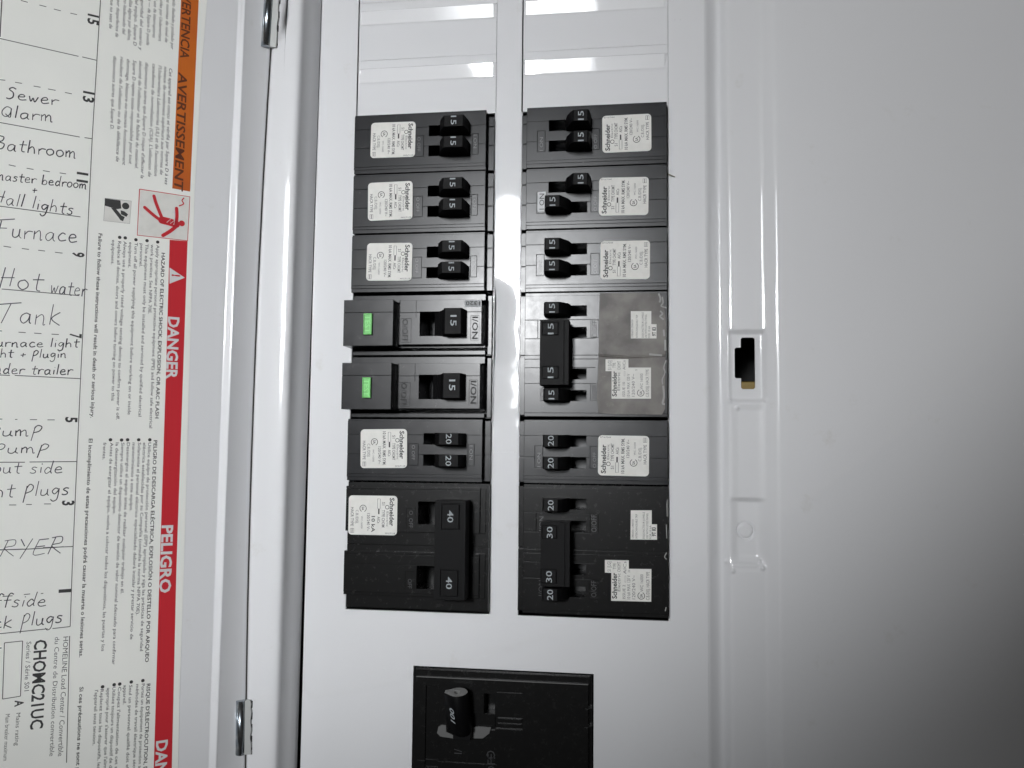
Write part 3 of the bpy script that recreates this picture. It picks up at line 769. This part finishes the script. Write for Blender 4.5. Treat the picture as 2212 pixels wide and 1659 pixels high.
mb = MB(); mb.box(base[0]-3.4, base[0]+3.4, base[1]-3.5, base[1]+5, -6, 3.5)
h = mesh('switch_handle', V, Fc, HANDLE, r)
mb.build('handle_neck', HANDLE, h)
for p in h.data.polygons: p.use_smooth = True
cap0 = ring(LEN,.94); cc_ = base + ax*(LEN+.02)
V = cap0 + [cc_ + (sx_*math.cos(t) + up*math.sin(t))*1.5 for t in np.linspace(0, 2*math.pi, n, endpoint=False)]
# order the inner ring like the outline
ang0 = [math.atan2(q, p) for p, q in prf]
V = cap0 + [cc_ + (sx_*math.cos(t) + up*math.sin(t))*1.45 for t in ang0]
V += [v - ax*3 for v in V[n:]]
Fc = [(i,(i+1)%n,n+(i+1)%n,n+i) for i in range(n)] + [(n+i,n+(i+1)%n,2*n+(i+1)%n,2*n+i) for i in range(n)]
mesh('handle_end', V, Fc, plain('toplit_grey_plastic', (.19,.19,.185), .5), h)  # cap coloured lighter to imitate light falling from above
m = MB()
def fr(a, b, nn): return base + ax*a + sx_*(-1.3-b*.85) + up*(4.25-b*.62)
text(m, '100', 4.6, 0, 2.4, 0, .0, fr=fr, length=5.8, bold=.015, shear=.2)
m.build('rating_number', NINK, h)
m = MB()
for t, x, y, L_, c_ in (('O', 985,1160,None,3.6),('I/', 640,1100,None,3.2),('OFF', 985,1320,8,3.2)):
    p = U(*Qm(x,y), zt); text(m, t, p[0], p[1], c_, 90, zt+.04, length=L_)
m.build('moulded_marking', EMB, r)

# loose strand of wire lying beside the second breaker on the right
mb = MB(); P = [U(1439,374,-4.5)[:2], U(1449,379,-4.5)[:2], U(1458,382,-4.5)[:2]]
p3 = [(*P[0],-4.6),(*P[1],-4.1),(*P[2],-4.5)]
V = []; Fc = []
for x,y,z in p3:
    for i in range(6): t = i/6*6.283; V.append((x, y+.22*math.cos(t), z+.22*math.sin(t)))
for k in range(2):
    for i in range(6): Fc.append((k*6+i, k*6+(i+1)%6, (k+1)*6+(i+1)%6, (k+1)*6+i))
o = mesh('wire_strand', V, Fc, plain('dull_copper', (.22,.19,.14), .5), None, smooth=True); o['label'] = 'tiny loose strand of wire sticking out beside the right column'; o['category'] = 'wire'

# ---------------------------------------------------------------- what is stuck to the door
def fd(n0=0):
    return lambda x, y, n: D3(x, y, n+n0)
FD = fd()
def dpoly(pts): return [UD(x, y) for x, y in pts]
V, Fc = prism(dpoly([(-160,-60),(452,-60),(437,130),(420,420),(409,800),(398,1200),(388,1500),(383,1740),(-160,1740)])[::-1], 0.02, .10, FD)
A0 = UD(100, 800)
warn = empty('warning_label', tuple(D3(A0[0]+30, A0[1])), 'printed warning sheet on the door with orange and red bands and a red figure', 'warning label')
mesh('sheet', V, Fc, CARD, warn)
def band(name, pts, mat, n=.13, parent=None, **k):
    V, Fc = prism(dpoly(pts)[::-1], n-.02, n, FD); return mesh(name, V, Fc, mat, parent or warn, **k)
ob = band('orange_band', [(392,-40),(431,-40),(429,0),(410.5,414),(372,407),(378,280),(391,0)], ORANGE, label='orange band')
rb = band('red_band', [(366.3,518),(405,521),(395,818),(381,1222),(371,1657),(369,1740),(329,1740),(332,1657),(345,1222),(358,818)], RED, label='red danger band')
def dline(m, s, x, y0, y1, cap=4.9, n=.14, bold=0.008, shear=0.0, x1=None):
    a = UD(x, y0); b = UD(x if x1 is None else x1, y1)
    L_ = a[1]-b[1]
    text(m, s, a[0], a[1], cap/5.8, -90, n, FD, length=L_, bold=bold, shear=shear)
def z1(x,y): return x/4.0, y/4.0
def z2(x,y): return x/4.0, 403.2+y/4.0
def z3(x,y): return x/4.0, 806.5+y/4.0
def z4(x,y): return x/3.691, 1209.7+y/3.691
m = MB()
dline(m, 'AVERTISSEMENT', 386, 155, 413, 19.5, .15, .02, .12)
dline(m, 'ADVERTENCIA', 396, -52, 126, 20, .15, .02, .12)
m.build('band_lettering', ORINK, ob)
m = MB()
dline(m, 'DANGER', 364, 684, 819, 24, .15, .03); dline(m, 'PELIGRO', 350, 1135, 1281, 24, .15, .03); dline(m, 'DANGER', 338, 1601, 1740, 24, .15, .03)
V, Fc = prism(dpoly([(366,578),(366,613),(399,600)])[::-1], .12, .15, FD); m.add(V, Fc)
m.build('band_lettering', WINK, rb)
m = MB(); dline(m, '!', 372, 592.5, 596.5, 17, .17, .06)
a = UD(376,592); m.V and None
m.build('exclamation_mark', RED, rb)
# body copy
mt = MB(); mh = MB()
for s, x, y0, y1 in (
  ('Este equipo ha sido diseñado y probado por',1500,-230,430),('conforme a las normas de nivel de',1448,-230,370),('servicio establecidas por Underwriters',1392,-240,360),('Laboratories. El uso de interruptores',1340,-240,330),
  ('distintos de los — de Square D puede',1290,-240,395),('afectar la seguridad del usuario y',1228,-250,440),('la fiabilidad del equipo. Square D',1178,-250,400),('no se responsabiliza alguna por daños,',1128,-260,355),
  ('o funcionamiento inadecuado del',1080,-260,300),('equipo causado por desperfectos de',1022,-260,325),('interruptores que no sean de',965,-260,250)):
    p = z1(x,y0); q = z1(x,y1); dline(mt, s, p[0], p[1], q[1], 7.2, shear=.2)
for s, x, y0, y1 in (
  ('Cet appareil est conçu et vérifié par Square D à ses',1462,590,1598),('niveaux de rendement supérieurs aux normes de',1418,575,1512),("l'Underwriters Laboratories (UL) et de l'association",1370,565,1525),('canadienne de normalisation (CSA). L\'utilisation de',1318,550,1530),
  ("disjoncteurs autres que Square D risque d'affecter la",1256,540,1545),("sécurité de l'utilisateur et la fiabilité du matériel.",1203,525,1460),('Square D rejette toute responsabilité pour tout',1150,520,1420),('dommage, blessure ou mauvais fonctionnement',1096,510,1430),
  ("résultant de l'utilisation ou de la défaillance de",1040,490,1400),('disjoncteurs autres que Square D.',980,485,1120)):
    p = z1(x,y0); q = z1(x,y1); dline(mt, s, p[0], p[1], q[1], 7.2, shear=.2, x1=p[0]-3)
for s, x, y0, y1 in (
  ('Apply appropriate personal protective equipment (PPE) and follow safe electrical',338,529,925),('work practices. See NFPA 70E.',326,528,678),('This equipment must only be installed and serviced by qualified electrical',314,527,900),('personnel.',303,526,576),
  ('Turn off all power supplying this equipment before working on or inside',291,524,896),('equipment.',279,523,578),('Always use a properly rated voltage sensing device to confirm power is off.',267,521,907),('Replace all devices, doors and covers before turning on power to this',255,521,866),('equipment.',242,518,571),
  ('Utilice equipo de protección personal (EPP) apropiado y siga las prácticas de seguridad',320,956,1405),('eléctrica establecidas por su Compañía (consulte la norma NFPA 70E).',309,956,1328),('Solamente el personal eléctrico especializado deberá instalar y prestar servicio de',298,956,1380),
  ('mantenimiento a este equipo.',286,956,1104),('Desenergice el equipo antes de realizar cualquier trabajo en él.',274,956,1282),('Siempre utilice un dispositivo detector de tensión de valor nominal adecuado para confirmar',262,956,1434),('la desenergización del equipo.',250,956,1111),
  ('Antes de energizar el equipo, vuelva a colocar todos los dispositivos, las puertas y los',238,956,1405),('frentes.',223,956,993),
  ('Portez un équipement de protection approprié',306,1477,1700),('méthodes de travail électrique sécuritaires',294,1478,1700),('Seul un personnel qualifié doit effectuer',279,1480,1700),("appareil.",267,1480,1522),("Coupez l'alimentation de cet appareil",255,1484,1700),
  ('Utilisez toujours un dispositif de détection',243,1484,1700),("approprié pour s'assurer que l'alimentation",231,1486,1700),('Replacez tous les dispositifs, les portes',217,1489,1700),("l'appareil sous tension.",205,1491,1610)):
    dline(mt, s, x, y0, y1, 6.6, x1=x-3)
for x, y in ((338,523),(315,520),(291,518),(268,514),(256,513),(321,950),(297,950),(273,950),(260,950.5),(236,950),(306,1470),(281,1473),(256,1477.5),(244,1479),(219,1483.5)):
    a = UD(x+2.5, y); V, Fc = prism(rrect(a[0]-.62,a[0]+.62,a[1]-.62,a[1]+.62,.6,3), .11, .14, FD); mh.add(V, Fc)
for s, x, y0, y1 in (('HAZARD OF ELECTRIC SHOCK, EXPLOSION, OR ARC FLASH',349,546,904),('Failure to follow these instructions will result in death or serious injury.',213,504,903),
   ('PELIGRO DE DESCARGA ELÉCTRICA, EXPLOSIÓN O DESTELLO POR ARQUEO',332,951,1429),('El incumplimiento de estas precauciones podrá causar la muerte o lesiones serias.',192,947.5,1418),
   ("RISQUE D'ÉLECTROCUTION, D'EXPLOSION",317,1477,1740),('Si ces précautions ne sont pas prises',172,1484,1720)):
    dline(mh, s, x, y0, y1, 7.6, bold=.018, x1=x-3)
mt.build('body_text', INKG, warn, kind='stuff'); mh.build('bold_text', INK, warn, kind='stuff')
# shock pictogram
def dz2(pts): return [UD(*z2(x,y)) for x,y in pts]
sp = band('shock_pictogram', [z2(1205,22),z2(1640,88),z2(1620,468),z2(1185,420)], PAPER, .15, label='square red-outlined pictogram of a person struck by electricity')
m = MB()
ribbon(m, dz2([(1205,22),(1640,88),(1620,468),(1185,420),(1205,22)]), .32, .17, FD, smooth=False)
def dot(m, x, y, rad, n):
    a = UD(*z2(x,y)); r0 = rad/4/5.6
    V, Fc = prism([(a[0]+r0*math.cos(t), a[1]+r0*math.sin(t)) for t in np.linspace(0,2*math.pi,16,endpoint=False)], n-.02, n, FD); m.add(V, Fc)
dot(m, 1570,318,26,.18)
for pts, w_ in (([(1330,82),(1350,150),(1400,275)],1.2),([(1250,180),(1330,250),(1420,315)],1.2),([(1400,290),(1460,305),(1520,325)],2.9),([(1518,335),(1528,260),(1525,188)],1.25),([(1525,340),(1470,385),(1408,422)],1.35),([(1590,98),(1572,120),(1585,150),(1545,168)],.45)):
    ribbon(m, dz2(pts), w_, .18+.002*len(pts), FD); 
    for p in (pts[0], pts[-1]):
        if w_ > 1: dot(m, p[0], p[1], w_*11.2, .179)
m.build('pictogram_figure', RED, sp)
m = MB(); ribbon(m, dz2([(1440,310),(1475,280),(1470,320),(1510,290),(1500,330)]), .28, .20, FD, smooth=False); ribbon(m, dz2([(1505,300),(1508,215)]), .25, .2, FD); m.build('pictogram_bolt', WINK, sp)
# reading-figure pictogram
rp = band('manual_pictogram', [z2(908,100),z2(1135,125),z2(1120,320),z2(895,295)], PAPER, .15, label='small grey square pictogram of a person reading a manual')
m = MB(); ribbon(m, dz2([(908,100),(1135,125),(1120,320),(895,295),(908,100)]), .1, .17, FD, smooth=False); dot(m,1085,168,29,.18)
for pts in ([(905,102),(1040,120),(1048,190),(1010,195),(905,165)], [(958,182),(1000,190),(1050,250),(1035,268),(1020,262)], [(1042,205),(1075,215),(1106,240),(1092,262),(1045,240)], [(1020,262),(1050,250),(1078,262),(1062,300),(1040,290)]):
    V, Fc = prism(dz2(pts)[::-1], .165, .18, FD); m.add(V, Fc)
m.build('pictogram_figure', INK, rp)

# directory card: ruled table, printed numbers and handwriting
A1 = UD(60, 800)
card = empty('circuit_directory', tuple(D3(A1[0], A1[1])), 'circuit directory at the left edge, ruled rows filled in with handwritten room names', 'circuit directory')
V, Fc = prism(dpoly([(-150,-55),(221,-55),(199.5,300),(174.5,815),(156.5,1222),(151,1372),(148,1740),(-150,1740)])[::-1], .10, .14, FD)
mesh('sheet', V, Fc, CARD, card)
m = MB()
def dl(m, pts, w_=.22, n=.16, smooth=False): ribbon(m, [UD(x,y) for x,y in pts], w_, n, FD, smooth=smooth)
dl(m, [(220,-50),(199,300),(174,815),(156,1222),(151.5,1353)], .25)
dl(m, [(5,-20),(0,80)], .35)
for (f, segs) in ((z1,[((-10,332),(678,488)),((710,493),(832,522)),((-10,1058),(688,1185)),((730,1190),(795,1200))]),
                  (z2,[((-10,168),(695,262)),((15,885),(685,942))]),
                  (z3,[((-10,14),(85,18)),((127,18),(692,46)),((-10,768),(215,768)),((255,766),(660,762)),((-20,1526),(200,1518)),((370,1506),(630,1496))]),
                  (z4,[((-10,588),(380,548)),((418,546),(560,530))])):
    for a, b in segs: dl(m, [f(*a), f(*b)], .28)
for (f, segs) in ((z1,[((180,5),(240,22)),((340,45),(400,60)),((465,80),(525,95)),((608,115),(665,128)),((0,690),(45,695)),((130,712),(190,722)),((290,745),(350,755)),((415,770),(480,782)),((560,800),(620,812)),((75,1425),(135,1438)),((230,1455),(290,1465)),((370,1475),(430,1485)),((515,1495),(570,1503))]),
                  (z2,[((30,515),(95,525)),((188,535),(250,543)),((330,550),(388,557)),((475,568),(540,575)),((-5,1246),(18,1248)),((160,1258),(222,1262)),((295,1266),(358,1270)),((445,1275),(508,1278))]),
                  (z3,[((-5,395),(20,395)),((130,398),(150,398)),((258,400),(320,400)),((410,402),(472,402)),((78,1137),(140,1137)),((225,1133),(275,1133)),((380,1128),(440,1128))]),
                  (z4,[((20,290),(100,285)),((190,275),(240,270)),((325,268),(345,265)),((555,605),(530,1615)),((35,660),(180,645)),((180,645),(163,1085)),((163,1085),(20,1108)),((20,1108),(35,660))])):
    for a, b in segs: dl(m, [f(*a), f(*b)], .26)
m.build('ruled_lines', INK, card, kind='stuff')
m = MB()
for t, f, x, y0, y1, c_ in (('15',z1,762,118,205,22),('13',z1,722,785,878,22),('11',z1,668,1485,1570,22),('9',z2,630,562,604,23),('7',z2,606,1268,1306,23),('5',z3,568,377,424,23),('3',z3,540,1100,1143,23),('1',z4,472,235,262,24)):
    p = f(x,y0); q = f(x,y1); dline(m, t, p[0], p[1], q[1], c_, .16, .03)
m.build('row_number', INK, card)
m = MB(); m2 = MB()
def dt(m, t, f, x, y0, y1, c_, b=0.0): p = f(x,y0); q = f(x,y1); dline(m, t, p[0], p[1], q[1], c_, .16, b, x1=q[0]-3)
dt(m2,'HOMELINE Load Center / Convertible',z4,505,612,1560,10); dt(m2,'du Centre de Distribution convertible',z4,438,615,1560,9); dt(m2,'Series / Série S01',z4,212,652,1045,9)
dt(m,'CHOMC21UC',z4,275,640,1350,24,.02); dt(m,'A',z4,120,1120,1172,16,.03); dt(m2,'Mains rating',z4,130,1220,1480,8); dt(m2,'Main breaker maximum',z4,45,1230,1600,8)
dt(m2,'Intensité',z4,-30,700,1000,10)
m.build('printed_text', INK, card, kind='stuff'); m2.build('small_print', INKG, card, kind='stuff')

# single-stroke handwriting
G = {
'a':([[(.8,.85),(.5,1),(.15,.75),(.1,.3),(.35,0),(.7,.35),(.8,.85)],[(.8,.95),(.8,.2),(1,.02)]],1.12),
'b':([[(.12,2),(.1,0)],[(.1,.4),(.45,.95),(.8,.6),(.7,.1),(.3,-.02),(.1,.2)]],1.0),
'c':([[(.8,.85),(.45,1),(.1,.5),(.35,.02),(.9,.18)]],1.0),
'd':([[(.7,.75),(.4,.95),(.08,.4),(.35,0),(.75,.4)],[(.85,2),(.75,.4),(.9,0)]],1.05),
'e':([[(.1,.5),(.75,.6),(.6,.95),(.25,.85),(.1,.4),(.35,.02),(.95,.15)]],1.05),
'f':([[(.9,1.8),(.6,2),(.4,1.5),(.35,0)],[(.05,1),(.8,1.05)]],.9),
'g':([[(.75,.85),(.4,1),(.1,.55),(.4,.15),(.75,.7)],[(.8,.95),(.7,-.5),(.35,-.9),(.05,-.6)]],1.0),
'h':([[(.15,2),(.1,0)],[(.1,.6),(.5,1),(.75,.7),(.8,0)]],1.05),
'i':([[(.2,.9),(.2,0)],[(.22,1.35),(.27,1.42)]],.5),
'k':([[(.15,1.9),(.1,0)],[(.8,1.2),(.15,.6),(.9,0)]],1.0),
'l':([[(.25,2),(.15,0)]],.5),
'm':([[(.05,.95),(.08,0)],[(.08,.6),(.35,1),(.5,.7),(.5,0)],[(.5,.6),(.8,1),(.98,.7),(1.05,0),(1.2,.05)]],1.35),
'n':([[(.08,.95),(.1,0)],[(.1,.6),(.5,1),(.7,.7),(.75,0),(.9,.05)]],1.08),
'o':([[(.5,1),(.15,.8),(.08,.35),(.4,0),(.78,.25),(.8,.7),(.5,1)]],1.0),
'p':([[(.25,1.5),(.05,-.9)],[(.2,1.2),(.5,1.7),(.85,1.4),(.7,.75),(.2,.45)]],1.0),
'r':([[(.1,.95),(.12,0)],[(.12,.55),(.4,.95),(.85,.9)]],.85),
's':([[(.75,.9),(.4,1),(.2,.75),(.6,.45),(.6,.1),(.3,-.02),(.05,.1)]],.9),
't':([[(.45,1.7),(.4,.2),(.7,.0)],[(.05,1.05),(.9,1.12)]],.9),
'u':([[(.1,.95),(.12,.2),(.4,0),(.7,.3),(.75,.95)],[(.75,.95),(.75,.2),(.95,0)]],1.05),
'w':([[(.05,.95),(.25,.05),(.5,.7),(.7,.05),(1,.95)]],1.15),
'S':([[(.85,1.75),(.5,1.95),(.2,1.6),(.6,1.1),(.65,.4),(.3,0),(-.05,.15)]],1.0),
'A':([[(.95,1.5),(.5,1.75),(.1,1.1),(.1,.4),(.5,.1),(.85,.6),(.95,1.5)],[(.95,1.6),(.9,.1),(.4,.6)]],1.2),
'B':([[(.1,1.9),(.1,0)],[(.0,1.9),(.7,1.8),(.6,1.2),(.2,1),(.85,.8),(.7,.15),(.05,0)]],1.1),
'F':([[(.3,1.7),(.1,0)],[(.1,1.75),(1.5,2.0)],[(.1,.9),(.9,.95)]],1.3),
'H':([[(.35,2),(.1,0)],[(1,2),(.8,.2)],[(.1,1.0),(1.1,1.05)]],1.25),
'T':([[(-.1,1.85),(1.7,2.15)],[(.9,1.95),(.4,0)]],1.6),
'K':([[(.6,2.1),(.2,0)],[(1.3,1.8),(.4,1.05),(1.35,-.1)]],1.4),
'D':([[(.1,2),(.1,0),(.7,.2),(.9,1),(.7,1.8),(.1,2)]],1.1),
'R':([[(.4,2),(.0,0)],[(.1,1.9),(.9,2),(.9,1.3),(.2,1),(1,0)]],1.15),
'Y':([[(.1,2),(.5,1.1)],[(1,2),(.3,-.4)]],1.1),
'E':([[(.35,1.9),(.1,0),(1,.1)],[(.35,1.9),(1.1,2)],[(.2,1),(.9,1.05)]],1.15),
'+':([[(.1,.5),(.9,.6)],[(.5,.95),(.45,.1)]],1.0),' ':([],.75)}
hr = random.Random(11)
def hand(s, p0, p1, xh, w_=.37, sl=.12):
    mb = MB(); a = np.array(UD(*p0)); b = np.array(UD(*p1)); d = b-a; L_ = np.hypot(*d); d /= L_; up_ = np.array([-d[1], d[0]])
    tot = sum(G[c][1] for c in s); k = L_/tot; h = xh/5.7; x = 0
    for c in s:
        st, adv = G[c]; jy = hr.uniform(-.06,.06)*h; js = hr.uniform(.93,1.07)
        for pl in st:
            P = []
            for u, v in pl:
                u_ = u*.92 + hr.uniform(-.025,.025); v_ = v*js + hr.uniform(-.03,.03)
                P.append(a + d*((x+u_)*k + v_*h*sl) + up_*(v_*h+jy))
            ribbon(mb, P, w_*hr.uniform(.7,1.15), .16, FD, smooth=len(pl) > 2)
        x += adv
    mb.build('handwriting', PEN2 if s in ('Tank','Hot','water','Furnace','out side','DRYER') else PEN, card)
hand('Sewer',(14,213),(128,228),12.5); hand('Alarm',(2,252),(118,265),13); hand('Bathroom',(-10,322),(168,343),14)
hand('master bedroom',(-9,388),(189,409),10.5); hand('+',(68,418),(82,419),12); hand('Hall lights',(-14,438),(160,464),13.5)
hand('Furnace',(-8,511),(170,524),18); hand('Hot',(-4,623),(95,628),21); hand('water',(108,634),(188,640),17); hand('Tank',(-8,697),(133,704),21)
hand('furnace light',(-24,749),(172,750),9.5); hand('light + plugin',(-32,772),(146,773),9); hand('under trailer',(-30,806),(158,810),11)
hand('pump',(-24,942),(93,941),11.5); hand('pump',(-14,979),(108,978),11.5); hand('out side',(-18,1023),(138,1022),13); hand('light plugs',(-62,1078),(152,1068),14)
hand('DRYER',(-34,1204),(137,1196),16.5,.34); hand('offside',(-40,1313),(102,1309),13.5); hand('deck plugs',(-62,1364),(137,1344),14)
mb = MB(); ribbon(mb, [UD(-20,1188),UD(60,1186),UD(137,1181)], .3, .165, FD); mb.build('handwriting', PEN, card)
for o in bpy.data.objects:
    if '_o' in o.keys(): del o['_o']
